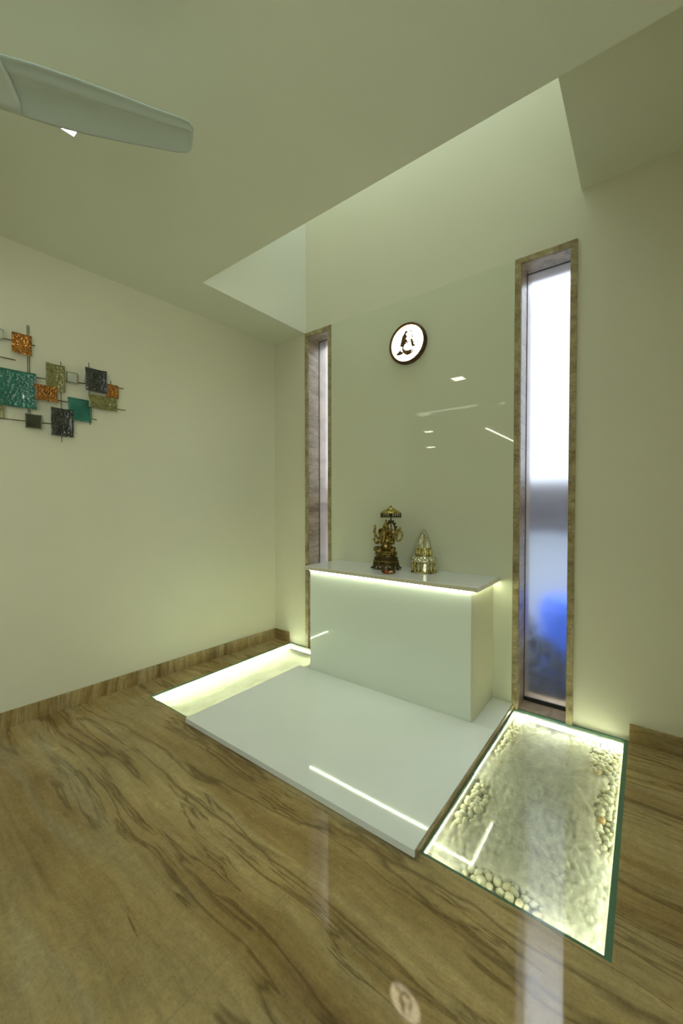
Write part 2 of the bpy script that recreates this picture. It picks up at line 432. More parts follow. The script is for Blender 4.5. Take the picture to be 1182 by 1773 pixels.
# blue drum
M['blue'] = gloss('blue_plastic', hexc(20, 100, 245), 0.5, 0.05)
d = empty('plastic_drum', (2.50, 0.95, -0.4)); tag(d, 'bright blue plastic drum blurred behind the lower frosted glass of the right window', 'drum')
bm = B(); R = 0.2
lathe(bm, [(0, 0), (R-.02, 0), (R, .02), (R, .28), (R+.01, .30), (R, .32), (R, .58), (R+.01, .60), (R, .62), (R, .90), (R-.03, .95), (0, .96)], 36)
obj('drum_body', bm, M['blue'], d, True)
bm = B(); lathe(bm, [(0, .96), (.17, .96), (.175, .975), (0, .98)], 30); obj('drum_lid', bm, M['blue'], d, True)
# shrub
M['leaf'] = paint('shrub_leaf', hexc(26, 42, 38), 0.7, 0.2)
random.seed(3)
s = empty('garden_shrub', (2.34, 0.52, -0.4)); tag(s, 'dark green shrub blurred behind the lowest part of the right window', 'shrub')
bm = B()
for k in range(1400):
    a, t = random.uniform(0, 2*PI), random.random()
    x = random.uniform(-.26, .38); top = 0.93 - 0.95*max(0, x+0.12) if x > -0.12 else 0.93
    p = Vector((x, math.sin(a)*0.12, 0.12+(max(top, .5)-0.12)*t))
    n = Vector((random.uniform(-1, 1), random.uniform(-1, 1), random.uniform(-.3, 1))).normalized()
    q = n.orthogonal().normalized(); l = random.uniform(.022, .04)
    vs = [bm.verts.new(p-q*l), bm.verts.new(p+n.cross(q)*l*.45), bm.verts.new(p+q*l), bm.verts.new(p-n.cross(q)*l*.45)]
    bm.faces.new(vs)
f_ = obj('foliage', bm, M['leaf'], s)
M['bark'] = paint('shrub_bark', hexc(70, 58, 44), 0.9)
bm = B()
for k in range(7): tube(bm, [(0, 0, 0), (random.uniform(-.12, .12), random.uniform(-.05, .05), .3), (random.uniform(-.22, .25), random.uniform(-.08, .08), .6)], [.012, .009, .004], 6)
obj('stem', bm, M['bark'], s)

# ------------------------------------------------------------------ pits
def pit(name, x0, x1):
    bm = B(); t = 0.02
    box(bm, x0-t, x1+t, PY-t, 0+t*0, PITZ-0.02, PITZ)
    box(bm, x0-t, x0, PY-t, 0, PITZ, -0.0205); box(bm, x1, x1+t, PY-t, 0, PITZ, -0.0205)
    box(bm, x0, x1, PY-t, PY, PITZ, -0.0205); box(bm, x0-t, x1+t, 0.0, t, PITZ, -0.0005)
    o = struct(name, bm, M['lining'])
pit('trim_1', PL0, PL1); pit('trim_2', PR0, PR1)

def fogmask_right(nt):
    """condensation under the right pane: clear patches near the rim"""
    t = N(nt, 'ShaderNodeTexCoord'); s = N(nt, 'ShaderNodeSeparateXYZ'); link(nt, t.outputs['Object'], s.inputs[0])
    nz = noisen(nt, t.outputs['Object'], 5.0, 4, 0.6); nz2 = noisen(nt, t.outputs['Object'], 22.0, 3, 0.6)
    wob = mathn(nt, 'ADD', mathn(nt, 'MULTIPLY', mathn(nt, 'SUBTRACT', nz, 0.5), 0.9), mathn(nt, 'MULTIPLY', mathn(nt, 'SUBTRACT', nz2, 0.5), 0.75))
    clear = None
    for (cx, cy, rx, ry) in ((2.375, -0.36, 0.07, 0.26), (2.385, -1.03, 0.10, 0.20), (2.62, -1.385, 0.17, 0.075), (2.90, -0.30, 0.12, 0.22), (2.935, -0.70, 0.09, 0.32), (2.65, -0.01, 0.5, 0.07)):
        dx = mathn(nt, 'DIVIDE', mathn(nt, 'SUBTRACT', s.outputs[0], cx), rx); dy = mathn(nt, 'DIVIDE', mathn(nt, 'SUBTRACT', s.outputs[1], cy), ry)
        r = mathn(nt, 'SQRT', mathn(nt, 'ADD', mathn(nt, 'MULTIPLY', dx, dx), mathn(nt, 'MULTIPLY', dy, dy)))
        k = mathn(nt, 'SUBTRACT', 1.0, r)
        clear = k if clear is None else mathn(nt, 'MAXIMUM', clear, k)
    q = mathn(nt, 'ADD', clear, wob)
    q = mathn(nt, 'MULTIPLY', mathn(nt, 'ADD', q, 0.06), 2.6, clamp=True)
    fog = mathn(nt, 'MULTIPLY', mathn(nt, 'SUBTRACT', 1.0, q), mathn(nt, 'ADD', mathn(nt, 'MULTIPLY', nz2, 1.5), 0.05), clamp=True)
    return mathn(nt, 'MULTIPLY', fog, 0.90)
def fogmask_left(nt):
    v = objco(nt); nz = noisen(nt, v, 6.0, 4, 0.6)
    return mathn(nt, 'ADD', mathn(nt, 'MULTIPLY', nz, 0.5), 0.25, clamp=True)
M['glassR'] = glassmat('misted_floor_glass', (0.90, 0.96, 0.90, 1), fogmask_right)
M['glassL'] = glassmat('misted_floor_glass_left', (0.90, 0.97, 0.90, 1), fogmask_left)

def floor_glass(name, x0, x1, mat, label, edges):
    g = empty(name, (0, 0, 0)); tag(g, label, 'glass panel')
    g.location = ((x0+x1)/2, PY/2, 0)
    off = Vector(g.location)
    # pane is a single sheet surface with thickness taken up by its green edges
    l, r, f, k = edges
    bm = B(); vs = [bm.verts.new(p) for p in ((x0+l, PY+f, -.001), (x1-r, PY+f, -.001), (x1-r, -k, -.001), (x0+l, -k, -.001))]; bm.faces.new(vs)
    p = obj('glass_pane', bm, mat, g); p.location = -off
    for (a, b_, c, d) in ((x0, x0+l, PY, 0), (x1-r, x1, PY, 0), (x0+l, x1-r, PY, PY+f), (x0+l, x1-r, -k, 0)):
        if b_-a < 1e-4 or d-c < 1e-4: continue
        bm = B(); box(bm, a, b_, c, d, -0.016, 0.0005); e = obj('green_edge', bm, M['greenedge'], g); e.location = -off
    return g
floor_glass('glass_floor_panel', PL0, PL1, M['glassL'], 'lit misted glass floor panel left of the white platform, beside the left wall', (0.010, 0.0, 0.008, 0.008))
floor_glass('glass_floor_panel', PR0, PR1, M['glassR'], 'lit misted glass floor panel with pebbles below, right of the white platform', (0.006, 0.020, 0.010, 0.010))

# LED strips inside the pits
def led(name, x0, x1, y0, y1, z0, z1, mat, label, channel=None):
    bm = B(); box(bm, x0, x1, y0, y1, z0, z1, 0.001)
    o = obj(name, bm, mat); tag(o, label, 'led strip')
    if channel:
        a = channel; bm = B(); box(bm, *a); obj('channel', bm, M['pane_frame'], o)
    return o
led('led_strip', PL0+0.026, PL0+0.034, PY+0.03, -0.04, -0.034, -0.022, M['ledpit'], 'glowing led strip along the left-wall side of the left floor pit', (PL0+.001, PL0+.024, PY+.02, -.012, -.009, -.006))
led('led_strip', PL0+0.03, PL1-0.01, -0.036, -0.028, -0.040, -0.028, M['led'], 'glowing led strip at the window end of the left floor pit', (PL0+.026, PL1-.01, -.026, -.001, -.009, -.006))
led('led_strip', PR0+0.02, PR1-0.03, -0.046, -0.036, -0.040, -0.024, M['ledpit2'], 'glowing led strip at the window end of the right floor pit', (PR0+.004, PR1-.021, -.0345, -.001, -.018, -.014))
led('led_strip', PR0+0.002, PR0+0.005, PY+0.03, -0.05, -0.030, -0.026, M['leddim'], 'thin glowing led strip beside the platform inside the right floor pit')
led('led_strip', PR1-0.010, PR1-0.004, PY+0.03, -0.05, -0.040, -0.032, M['leddim'], 'thin glowing led strip along the far right side of the right floor pit')
led('led_strip', PR0+0.03, PR1-0.03, PY+0.004, PY+0.010, -0.040, -0.032, M['leddim'], 'thin glowing led strip at the near end of the right floor pit')

led('led_strip', PL1-0.012, PL1-0.006, PY+0.03, -0.05, -0.070, -0.060, M['leddim'], 'thin glowing led strip under the platform side of the left floor pit')  # unseen strip, added to even out the glow in this pit
# pebbles
def pebmat():
    m, nt, b = newmat('pebble_stone')
    oi = N(nt, 'ShaderNodeObjectInfo')
    r = ramp(nt, oi.outputs['Random'], [(0.0, hexc(236, 230, 204)), (0.55, hexc(226, 218, 186)), (0.80, hexc(218, 208, 176)), (1.0, hexc(206, 204, 182))])
    n = noisen(nt, objco(nt), 40, 4)
    link(nt, mixc(nt, mathn(nt, 'MULTIPLY', n, 0.3), r.outputs[0], hexc(196, 184, 150)), b.inputs['Base Color'])
    b.inputs['Roughness'].default_value = 0.45
    return m
M['pebble'] = pebmat()
M['ochre'] = gloss('ochre_pebble_stone', hexc(212, 180, 120), 0.5, 0.12, scale=40)
M['pebblebed'] = paint('pebble_bed_stone', hexc(238, 234, 212), 0.5, 0.10)
random.seed(11)
protos = []
def pebble_bm(bm, c, r, seed, sub=2):
    sx, sy, sz = r*random.uniform(.95, 1.35), r*random.uniform(.8, 1.05), r*random.uniform(.62, .85)
    rot = Matrix.Rotation(random.uniform(0, PI), 3, 'Z') @ Matrix.Rotation(random.uniform(-.35, .35), 3, 'X')
    vs = bmesh.ops.create_icosphere(bm, subdivisions=sub, radius=1.0)['verts']
    for v in vs:
        k = 1+0.16*noise.noise(v.co*1.1+Vector((seed*7.3, seed*1.7, 0)))
        q = rot @ Vector((v.co.x*sx*k, v.co.y*sy*k, v.co.z*sz*k)); v.co = q+Vector(c)
for k in range(8):
    bm = B(); pebble_bm(bm, (0, 0, 0), 0.018, k+1); me = bpy.data.meshes.new('river_pebble'); bm.to_mesh(me); bm.free(); me.materials.append(M['pebble'])
    for p in me.polygons: p.use_smooth = True
    protos.append(me)
ZONES = [((2.375, -0.36), 'beside the platform at the window end', 'clear-glass pebbles beside the rear of the platform', (0.07, 0.30)),
         ((2.385, -1.03), 'beside the front half of the platform', 'clear-glass pebbles beside the front of the platform', (0.10, 0.25)),
         ((2.60, -1.385), 'along the near end', 'clear-glass pebbles at the near end', (0.27, 0.10)),
         ((2.89, -0.50), 'along the right side', 'clear-glass pebbles on the right side', (0.15, 0.52))]
cells = []
step = 0.0325
nx, ny = int((PR1-PR0-0.03)/step), int((-PY-0.03)/step)
for j in range(ny+1):
    for i in range(nx+1):
        x = PR0+0.02+(PR1-PR0-0.045)*i/nx + random.uniform(-.006, .006) + (step/2 if j % 2 else 0)*0.7
        y = PY+0.022+(-PY-0.045)*j/ny + random.uniform(-.006, .006)
        x = min(max(x, PR0+0.022), PR1-0.026)
        best = min(range(4), key=lambda q: ((x-ZONES[q][0][0])/ZONES[q][3][0])**2+((y-ZONES[q][0][1])/ZONES[q][3][1])**2)
        dd = ((x-ZONES[best][0][0])/ZONES[best][3][0])**2+((y-ZONES[best][0][1])/ZONES[best][3][1])**2
        # heaped up against the sides
        hgt = 0.030*min(1, dd and 1/max(dd, .6)) if dd < 4 else 0.006
        cells.append((dd, best, x, y, hgt))
cells.sort(key=lambda c: c[0])
def heap(c): return PITZ+0.030+max(0.012, 0.044*(1-0.16*c[0]))
for c in cells[:300]:
    dd, z, x, y, h = c
    o = bpy.data.objects.new('river_pebble', random.choice(protos)); COL.objects.link(o)
    o.location = (x, y, heap(c)+random.uniform(-.004, .006)); o.rotation_euler = (random.uniform(-.4, .4), random.uniform(-.4, .4), random.uniform(0, 6.28))
    s_ = random.uniform(.8, 1.22); o.scale = (s_, s_, s_)
    tag(o, 'smooth cream pebble in the right floor pit, ' + ZONES[z][1], 'pebble', ZONES[z][2])
OCH = [((2.875, -0.745), 'ochre pebble among cream ones halfway down the right side of the right floor pit'),
       ((2.870, -0.330), 'ochre pebble among cream ones near the window end of the right side cluster'),
       ((2.590, -1.380), 'ochre pebble among cream ones in the middle of the near end cluster'),
       ((2.480, -1.345), 'ochre pebble among cream ones at the left corner of the near end cluster')]
pb = [o for o in bpy.data.objects if o.name.startswith('river_pebble')]
for (x, y), lab in OCH:
    o = min(pb, key=lambda q: (q.location.x-x)**2+(q.location.y-y)**2-(q.location.z*.5)); pb.remove(o)
    o.data = o.data.copy(); o.data.materials.clear(); o.data.materials.append(M['ochre']); o['label'] = lab; del o['group']
def bed(name, pts, x0, x1, label):
    bm = B()
    for (x, y, z) in pts: pebble_bm(bm, (x, y, z), random.uniform(.014, .020), random.random()*9, 1)
    o = obj(name, bm, M['pebblebed'], None, True); tag(o, label, 'pebbles', kind='stuff')
pts = [(c[2], c[3], heap(c)) for c in cells[300:]]
for c in cells[:300]:
    if heap(c) > PITZ+.050: pts.append((c[2]+.012, c[3]+.012, heap(c)-.030))
bed('pebble_bed', pts, PR0, PR1, 'bed of pale pebbles under the misted middle of the right glass floor panel')
pts = []
for j in range(int((-PY-.05)/.034)+1):
    for i in range(15):
        x = PL0+0.035+i*.034+random.uniform(-.006, .006); y = PY+0.025+j*.034+random.uniform(-.006, .006)
        if x < PL1-.02: pts.append((x, y, PITZ+0.03+random.uniform(-.004, .006)))
bed('pebble_bed', pts, PL0, PL1, 'bed of pale pebbles under the left glass floor panel')

# ------------------------------------------------------------------ platform
PZ = 0.034
pf = empty('marble_platform', (1.53, -0.75, 0)); tag(pf, 'low glossy white marble platform on the floor in front of the altar cabinet', 'platform')
def pobj(n, bm, mat, parent, lab=None):
    o = obj(n, bm, mat, parent); o.location = -Vector(parent.location)
    if lab: o['label'] = lab
    return o
YJ = -0.417
bm = B(); box(bm, 0.736, 2.326, -1.460, YJ-0.0008, 0.002, PZ, 0.0015); pobj('front_slab', bm, M['white'], pf)
bm = B(); box(bm, 0.800, 2.326, YJ+0.0008, -0.001, 0.002, PZ-0.0006, 0.0015); pobj('rear_slab', bm, M['white'], pf)
M['bedstone'] = stone('platform_edge_stone', (2, 2, 3), hexc(120, 98, 54), hexc(150, 130, 84), hexc(170, 150, 104), 0.35, 0.6)
bm = B(); box(bm, 2.326, 2.332, -1.452, -0.001, 0.0005, PZ-0.003, 0.0008); pobj('side_strip', bm, M['bedstone'], pf, 'brown stone edge strip')

# ------------------------------------------------------------------ altar cabinet
cb = empty('altar_cabinet', (1.52, -0.2, PZ)); tag(cb, 'glossy white box cabinet standing on the marble platform under the counter', 'cabinet')
CX0, CX1, CY, CZ = 0.855, 2.190, -0.417, 0.848
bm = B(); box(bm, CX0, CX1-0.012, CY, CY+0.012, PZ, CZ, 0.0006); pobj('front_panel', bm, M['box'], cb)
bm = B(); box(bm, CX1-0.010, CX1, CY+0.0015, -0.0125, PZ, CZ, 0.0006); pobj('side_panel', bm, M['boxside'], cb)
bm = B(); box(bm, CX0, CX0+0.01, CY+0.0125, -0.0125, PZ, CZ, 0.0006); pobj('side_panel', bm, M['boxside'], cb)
bm = B(); box(bm, CX1-0.0118, CX1-0.001, CY-0.0005, CY+0.0012, PZ, CZ, 0.0002); pobj('corner_trim', bm, M['edge'], cb, 'beige corner trim')
ct = empty('altar_countertop', (1.53, -0.24, CZ+0.002)); tag(ct, 'white marble countertop slab projecting over the altar cabinet', 'countertop')
bm = B(); box(bm, 0.828, 2.235, -0.465, -0.0125, 0.851, 0.880, 0.0025); pobj('slab', bm, M['whitetop'], ct)
bm = B(); box(bm, 0.830, 2.233, -0.4665, -0.4655, 0.853, 0.877, 0.0); box(bm, 2.2355, 2.2365, -0.463, -0.0135, 0.853, 0.877, 0.0)
pobj('edge_band', bm, M['edge'], ct, 'beige polished slab edge')
led('led_strip', CX0+0.0, CX1+0.006, CY-0.012, CY-0.004, 0.842, 0.8505, M['led'], 'glowing led strip under the front edge of the white countertop')
led('led_strip', CX1+0.004, CX1+0.012, CY-0.002, -0.02, 0.842, 0.8505, M['led'], 'glowing led strip under the right edge of the white countertop')

# back-painted glass panel
bp = B(); box(bp, 0.750, 2.3165, -0.012, -0.0005, PZ+0.001, WT, 0.0008)
tag(obj('glass_wall_panel', bp, M['panel']), 'tall glossy pale green glass panel on the back wall between the two windows', 'wall panel')

# ------------------------------------------------------------------ wall lamp with seated deity relief
wl = empty('wall_lamp', (1.530, -0.012, 2.636)); tag(wl, 'round backlit disc lamp with dark bronze rim and seated figure relief on the glass panel', 'lamp')
def ydisc(bm, prof, seg=56):
    """profile (r, depth toward the room) revolved round the Y axis"""
    rings = []
    for r, d_ in prof:
        rings.append([bm.verts.new((r*math.cos(2*PI*i/seg), -d_, r*math.sin(2*PI*i/seg))) for i in range(seg)])
    for a, b_ in zip(rings, rings[1:]):
        for i in range(seg): bm.faces.new((a[i], a[(i+1) % seg], b_[(i+1) % seg], b_[i]))
    return rings
bm = B(); rr = ydisc(bm, [(0.158, 0.0), (0.159, 0.022), (0.155, 0.034), (0.146, 0.038), (0.139, 0.034), (0.137, 0.022), (0.137, 0.0)])
obj('rim', bm, M['rim'], wl, True)
bm = B(); rr = ydisc(bm, [(0.1375, 0.004), (0.1375, 0.024)]); bm.faces.new(rr[0]); bm.faces.new(rr[1]); obj('glowing_disc', bm, M['disc'], wl)
# relief: crown, head, trunk, ear line, body curves, pedestal (read as a seated elephant-headed figure)
bm = B()
def rel(poly, th=0.004): prism(bm, [((x+.02)*0.158, y*0.158) for x, y in poly], (0, -0.0235, 0), (1, 0, 0), (0, 0, 1), (0, -1, 0), th)
rel([(-.12, .62), (.0, .60), (-.03, .50), (-.10, .46), (-.04, .38), (-.02, .28), (-.10, .24), (-.02, .16), (.00, .06), (-.10, .04), (-.04, -.02), (.16, .08), (.17, .13), (-.02, .05), (-.16, -.06), (-.24, -.22), (-.20, -.34), (-.28, -.26), (-.30, -.12), (-.42, -.08), (-.38, .04), (-.34, .20), (-.28, .40), (-.20, .48)])
rel([(-.66, -.44), (-.50, -.34), (-.40, -.24), (-.36, -.34), (-.22, -.42), (-.30, -.50), (-.50, -.52)])
rel([(.17, .16), (.27, .16), (.33, -.10), (.46, -.22), (.26, -.24), (.19, -.08)])
obj('figure_relief', bm, M['relief'], wl)
bm = B()
def arc(cx, cy, r, a0, a1, w):
    pts = [((cx+.02+r*math.cos(a0+(a1-a0)*i/14))*.158, -0.0255, (cy+r*math.sin(a0+(a1-a0)*i/14))*.158) for i in range(15)]
    tube(bm, pts, [2.7*w*(0.35+0.65*math.sin(PI*i/14)) for i in range(15)], 6)
arc(.02, -.22, .27, PI*0.75, PI*1.85, .0040); arc(.04, -.22, .34, PI*1.2, PI*2.0, .0022); arc(.02, -.20, .21, PI*1.1, PI*1.8, .0030)
arc(.10, .40, .18, -PI*.1, PI*.75, .0016); arc(.05, .22, .22, -PI*.15, PI*.35, .0018); arc(.42, -.10, .12, PI*.5, PI*1.3, .0018)
obj('outline_relief', bm, M['relief'], wl, True)

# ------------------------------------------------------------------ ceiling downlights and linear lights
def downlight(x, y, s, label, mat):
    d_ = empty('ceiling_downlight', (x, y, H1)); tag(d_, label, 'light', 'square downlights in the ceiling')
    bm = B(); t = 0.012
    for a in ((-s-t, s+t, -s-t, -s), (-s-t, s+t, s, s+t), (-s-t, -s, -s, s), (s, s+t, -s, s)): box(bm, *a, -0.004, 0)
    obj('trim_frame', bm, M['pane_frame'], d_)
    bm = B(); box(bm, -s, s, -s, s, -0.003, -0.0005); obj('diffuser', bm, mat, d_)
downlight(1.082, -2.212, 0.075, 'square recessed downlight glowing behind the fan blade', M['lamp'])
downlight(3.35, -2.2, 0.075, 'square recessed downlight in the ceiling above the right side of the room', M['lamp'])  # added fixture, out of view, there to lift the room light
downlight(2.1, -3.9, 0.075, 'square recessed downlight in the ceiling behind the viewpoint', M['lamp'])  # also an added, unseen fixture for more fill
downlight(-0.85, -5.47, 0.09, 'square recessed downlight mirrored in the glass panel, nearer of the small pair', M['lamp'])
downlight(-1.85, -7.75, 0.11, 'square recessed downlight mirrored in the glass panel, farther of the small pair', M['lamp'])
bm = B(); box(bm, -0.28, 1.21, -3.93, -3.68, H1-0.004, H1-0.0005); tag(obj('cove_light', bm, M['cove']), 'pale glowing ceiling cove mirrored in the glass panel as a long band', 'light')
bm = B(); box(bm, 0.28, 0.33, -8.2, -5.8, H1-0.01, H1-0.0005); tag(obj('linear_light', bm, M['lamp']), 'thin linear ceiling light mirrored as a slanting line in the glass panel', 'light')

# ------------------------------------------------------------------ ceiling fan
HUB = Vector((1.30, -2.67, 2.70))
fan = empty('ceiling_fan', HUB); tag(fan, 'white ceiling fan with one broad blade reaching over the room', 'fan')
bm = B(); lathe(bm, [(0, .10), (.05, .10), (.10, .06), (.125, .02), (.125, -.02), (.10, -.05), (.05, -.06), (0, -.062)], 40); obj('motor_hub', bm, M['fanhub'], fan, True)
bm = B(); lathe(bm, [(0.012, .10), (.012, .26)], 16); obj('down_rod', bm, M['fanhub'], fan, True)
bm = B(); lathe(bm, [(0.02, .20), (.06, .27), (.065, .299), (0, .299)], 28); obj('canopy', bm, M['fanhub'], fan, True)
def blade_mesh():
    bm = B()
    # width profile along the length: (s, leading offset, trailing offset, lift)
    st = [(.10, .065, -.060), (.15, .100, -.086), (.20, .124, -.104), (.26, .134, -.112), (.34, .134, -.118), (.44, .126, -.118), (.56, .110, -.114), (.66, .092, -.108), (.735, .080, -.108), (.768, .066, -.104), (.783, .040, -.082)]
    nU = 24; rows_t, rows_b = [], []
    for s_, a, c in st:
        rt, rb = [], []
        for i in range(nU+1):
            u = i/nU; w = a+(c-a)*u
            camber = 0.014*math.sin(PI*u) - 0.016*(u-0.5)*2
            lip = 0.008*math.exp(-((u-0.76)/0.08)**2)*(min(1, max(0, (s_-.15)/.2)))
            z = camber - lip*1.1
            th = 0.004+0.006*math.sin(PI*u)
            rt.append(bm.verts.new((s_, w, z+th/2))); rb.append(bm.verts.new((s_, w, z-th/2)))
        rows_t.append(rt); rows_b.append(rb)
    for rows in (rows_t, rows_b):
        for a, c in zip(rows, rows[1:]):
            for i in range(nU): bm.faces.new((a[i], a[i+1], c[i+1], c[i]))
    for a, c in zip(range(len(st)-1), range(1, len(st))):
        for i in (0, nU): bm.faces.new((rows_t[a][i], rows_t[c][i], rows_b[c][i], rows_b[a][i]))
    for k in (0, -1):
        for i in range(nU): bm.faces.new((rows_t[k][i], rows_t[k][i+1], rows_b[k][i+1], rows_b[k][i]))
    bmesh.ops.remove_doubles(bm, verts=bm.verts, dist=1e-6)
    return bm
def holder_mesh():
    bm = B()
    prof = [(.08, .040, -.045), (.13, .080, -.070), (.19, .108, -.094), (.240, .110, -.112), (.252, .070, -.112)]
    t = [[bm.verts.new((s_, a+(c-a)*i/6, -0.010+0.012*math.sin(PI*i/6)-0.016*(i/6-.5)*2)) for i in range(7)] for s_, a, c in prof]
    b_ = [[bm.verts.new((s_, a+(c-a)*i/6, -0.020+0.012*math.sin(PI*i/6)-0.016*(i/6-.5)*2)) for i in range(7)] for s_, a, c in prof]
    for rows in (t, b_):
        for p, q in zip(rows, rows[1:]):
            for i in range(6): bm.faces.new((p[i], p[i+1], q[i+1], q[i]))
    for k in range(len(prof)-1):
        for i in (0, 6): bm.faces.new((t[k][i], t[k+1][i], b_[k+1][i], b_[k][i]))
    for k in (0, -1):
        for i in range(6): bm.faces.new((t[k][i], t[k][i+1], b_[k][i+1], b_[k][i]))
    return bm
BL_A = math.atan2(.865, .50)
b0 = obj('blade', blade_mesh(), M['fan'], fan, True); b0.rotation_euler = (0, 0, BL_A)
h0 = obj('blade_holder', holder_mesh(), M['fanhub'], b0, True)
for k in (1, 2):
    c = b0.copy(); COL.objects.link(c); c.parent = fan; c.rotation_euler = (0, 0, BL_A+k*2*PI/3)
    h = h0.copy(); COL.objects.link(h); h.parent = c

# ------------------------------------------------------------------ metal wall sculpture on the left wall
art = empty('wall_sculpture', (SK*-1.85, -1.85, 2.13)); tag(art, 'sculpture of teal, copper, olive and black squares on metal rods, on the left wall', 'wall art')
art.rotation_euler = (0, 0, -math.atan(SK))
def platemat(name, c1, c2, rough=0.12, met=0.0, sc=55):
    m, nt, b = newmat(name)
    v = objco(nt); vo = N(nt, 'ShaderNodeTexVoronoi'); vo.inputs['Scale'].default_value = sc; link(nt, v, vo.inputs['Vector'])
    n = noisen(nt, v, 14, 5, 0.65)
    mixf = mathn(nt, 'ADD', mathn(nt, 'MULTIPLY', n, 0.7), mathn(nt, 'MULTIPLY', vo.outputs['Distance'], 0.5))
    r = ramp(nt, mixf, [(0.35, c2), (0.72, c1)])
    link(nt, r.outputs[0], b.inputs['Base Color'])
    b.inputs['Roughness'].default_value = rough; b.inputs['Metallic'].default_value = met; b.inputs['Coat Weight'].default_value = 0.6
    bump(nt, b, vo.outputs['Distance'], 0.9, 0.006)
    return m
M['teal'] = platemat('teal_crackle_glass', hexc(50, 118, 100), hexc(20, 76, 70))
M['teal2'] = platemat('teal_smooth_glass', hexc(46, 122, 106), hexc(28, 90, 82), 0.2, 0.1, 12)
M['copper'] = platemat('copper_crackle_glass', hexc(186, 122, 44), hexc(74, 38, 8), 0.2, 0.55, 70)
M['olive'] = platemat('olive_crackle_glass', hexc(138, 134, 82), hexc(92, 90, 50), 0.2, 0.2)
M['black'] = platemat('black_crackle_glass', hexc(58, 60, 56), hexc(22, 24, 26), 0.15, 0.1)
M['silver'] = metal('silver_mirror_frame', hexc(200, 200, 190), hexc(160, 160, 150), 0.2, 20, 0.0002)
M['mirror'] = metal('small_mirror', hexc(215, 218, 208), hexc(205, 208, 198), 0.08, 3, 0.0, 0.45)  # pale non-metal share painted in for a bright reflection
M['smoke'] = metal('smoked_mirror', hexc(96, 98, 84), hexc(70, 72, 60), 0.12, 8, 0.0001, 0.4)
M['rod'] = metal('brushed_rod', hexc(120, 116, 96), hexc(80, 78, 62), 0.35, 30, 0.0002)
ay, az = -1.85, 2.13
def plate(y0, y1, z0, z1, off, mat, curve, seed, axis=0, name='glass_square', lab=None):
    """curved, slightly warped square plate facing the room (+X)"""
    n = 12; bm = B(); F, K = [], []
    for i in range(n+1):
        f, k = [], []
        for j in range(n+1):
            u, v = i/n, j/n
            y = y0+(y1-y0)*u-ay; z = z0+(z1-z0)*v-az
            c_ = curve*((2*u-1)**2 if axis == 0 else (2*v-1)**2)
            wv = 0.0022*noise.noise(Vector((u*2.2+seed, v*2.2, seed)))
            e = 0.0018*noise.noise(Vector((u*6, v*6, seed+3)))
            x = off+c_+wv
            f.append(bm.verts.new((x+.003, y+e, z+e))); k.append(bm.verts.new((x, y+e, z+e)))
        F.append(f); K.append(k)
    for G in (F, K):
        for i in range(n):
            for j in range(n): bm.faces.new((G[i][j], G[i+1][j], G[i+1][j+1], G[i][j+1]))
    for i in range(n):
        for j in (0, n): bm.faces.new((F[i][j], F[i+1][j], K[i+1][j], K[i][j])); bm.faces.new((F[j][i], F[j][i+1], K[j][i+1], K[j][i]))
    o = obj(name, bm, mat, art, True)
    if lab: o['label'] = lab
    return o
plate(-2.114, -2.016, 2.304, 2.426, .040, M['copper'], .010, 1, 1, lab='copper coloured square')
plate(-2.225, -1.998, 1.974, 2.197, .044, M['teal'], .012, 2, lab='large teal square')
plate(-2.009, -1.886, 2.039, 2.135, .052, M['copper'], .010, 3, 1, lab='copper coloured square')
plate(-1.944, -1.841, 2.115, 2.289, .036, M['olive'], .010, 4, lab='olive square')
plate(-1.723, -1.589, 2.160, 2.316, .044, M['black'], .010, 5, lab='black square')
plate(-1.590, -1.506, 2.141, 2.238, .038, M['copper'], -.008, 6, 1, lab='copper coloured square')
plate(-1.702, -1.521, 2.048, 2.142, .034, M['olive'], .010, 7, lab='olive square')
plate(-1.821, -1.682, 1.944, 2.096, .036, M['teal2'], -.010, 8, 1, lab='small teal square')
plate(-1.922, -1.797, 1.826, 2.007, .044, M['black'], .010, 9, lab='black square')
plate(-2.217, -2.157, 1.895, 1.972, .036, M['olive'], .008, 10, lab='olive square')
def mirror(y0, y1, z0, z1, off, mat, lab):
    bm = B(); a, b_, c, d = y0-ay, y1-ay, z0-az, z1-az; t = 0.0045
    box(bm, off, off+.008, a, b_, c, c+t); box(bm, off, off+.008, a, b_, d-t, d); box(bm, off, off+.008, a, a+t, c+t, d-t); box(bm, off, off+.008, b_-t, b_, c+t, d-t)
    fr = obj('mirror_frame', bm, M['silver'], art)
    bm = B(); box(bm, off+.001, off+.005, a+t, b_-t, c+t, d-t); o = obj('mirror', bm, mat, fr); o['label'] = lab
mirror(-2.203, -2.151, 2.367, 2.427, .036, M['mirror'], 'clear mirror')
mirror(-1.830, -1.765, 2.191, 2.260, .036, M['mirror'], 'clear mirror')
mirror(-2.053, -1.968, 1.856, 1.945, .036, M['smoke'], 'smoky mirror')
def rod(y0, z0, y1, z1, off, r=0.0022):
    bm = B(); tube(bm, [(off, y0-ay, z0-az), (off, y1-ay, z1-az)], r, 8); obj('rod', bm, M['rod'], art, True)
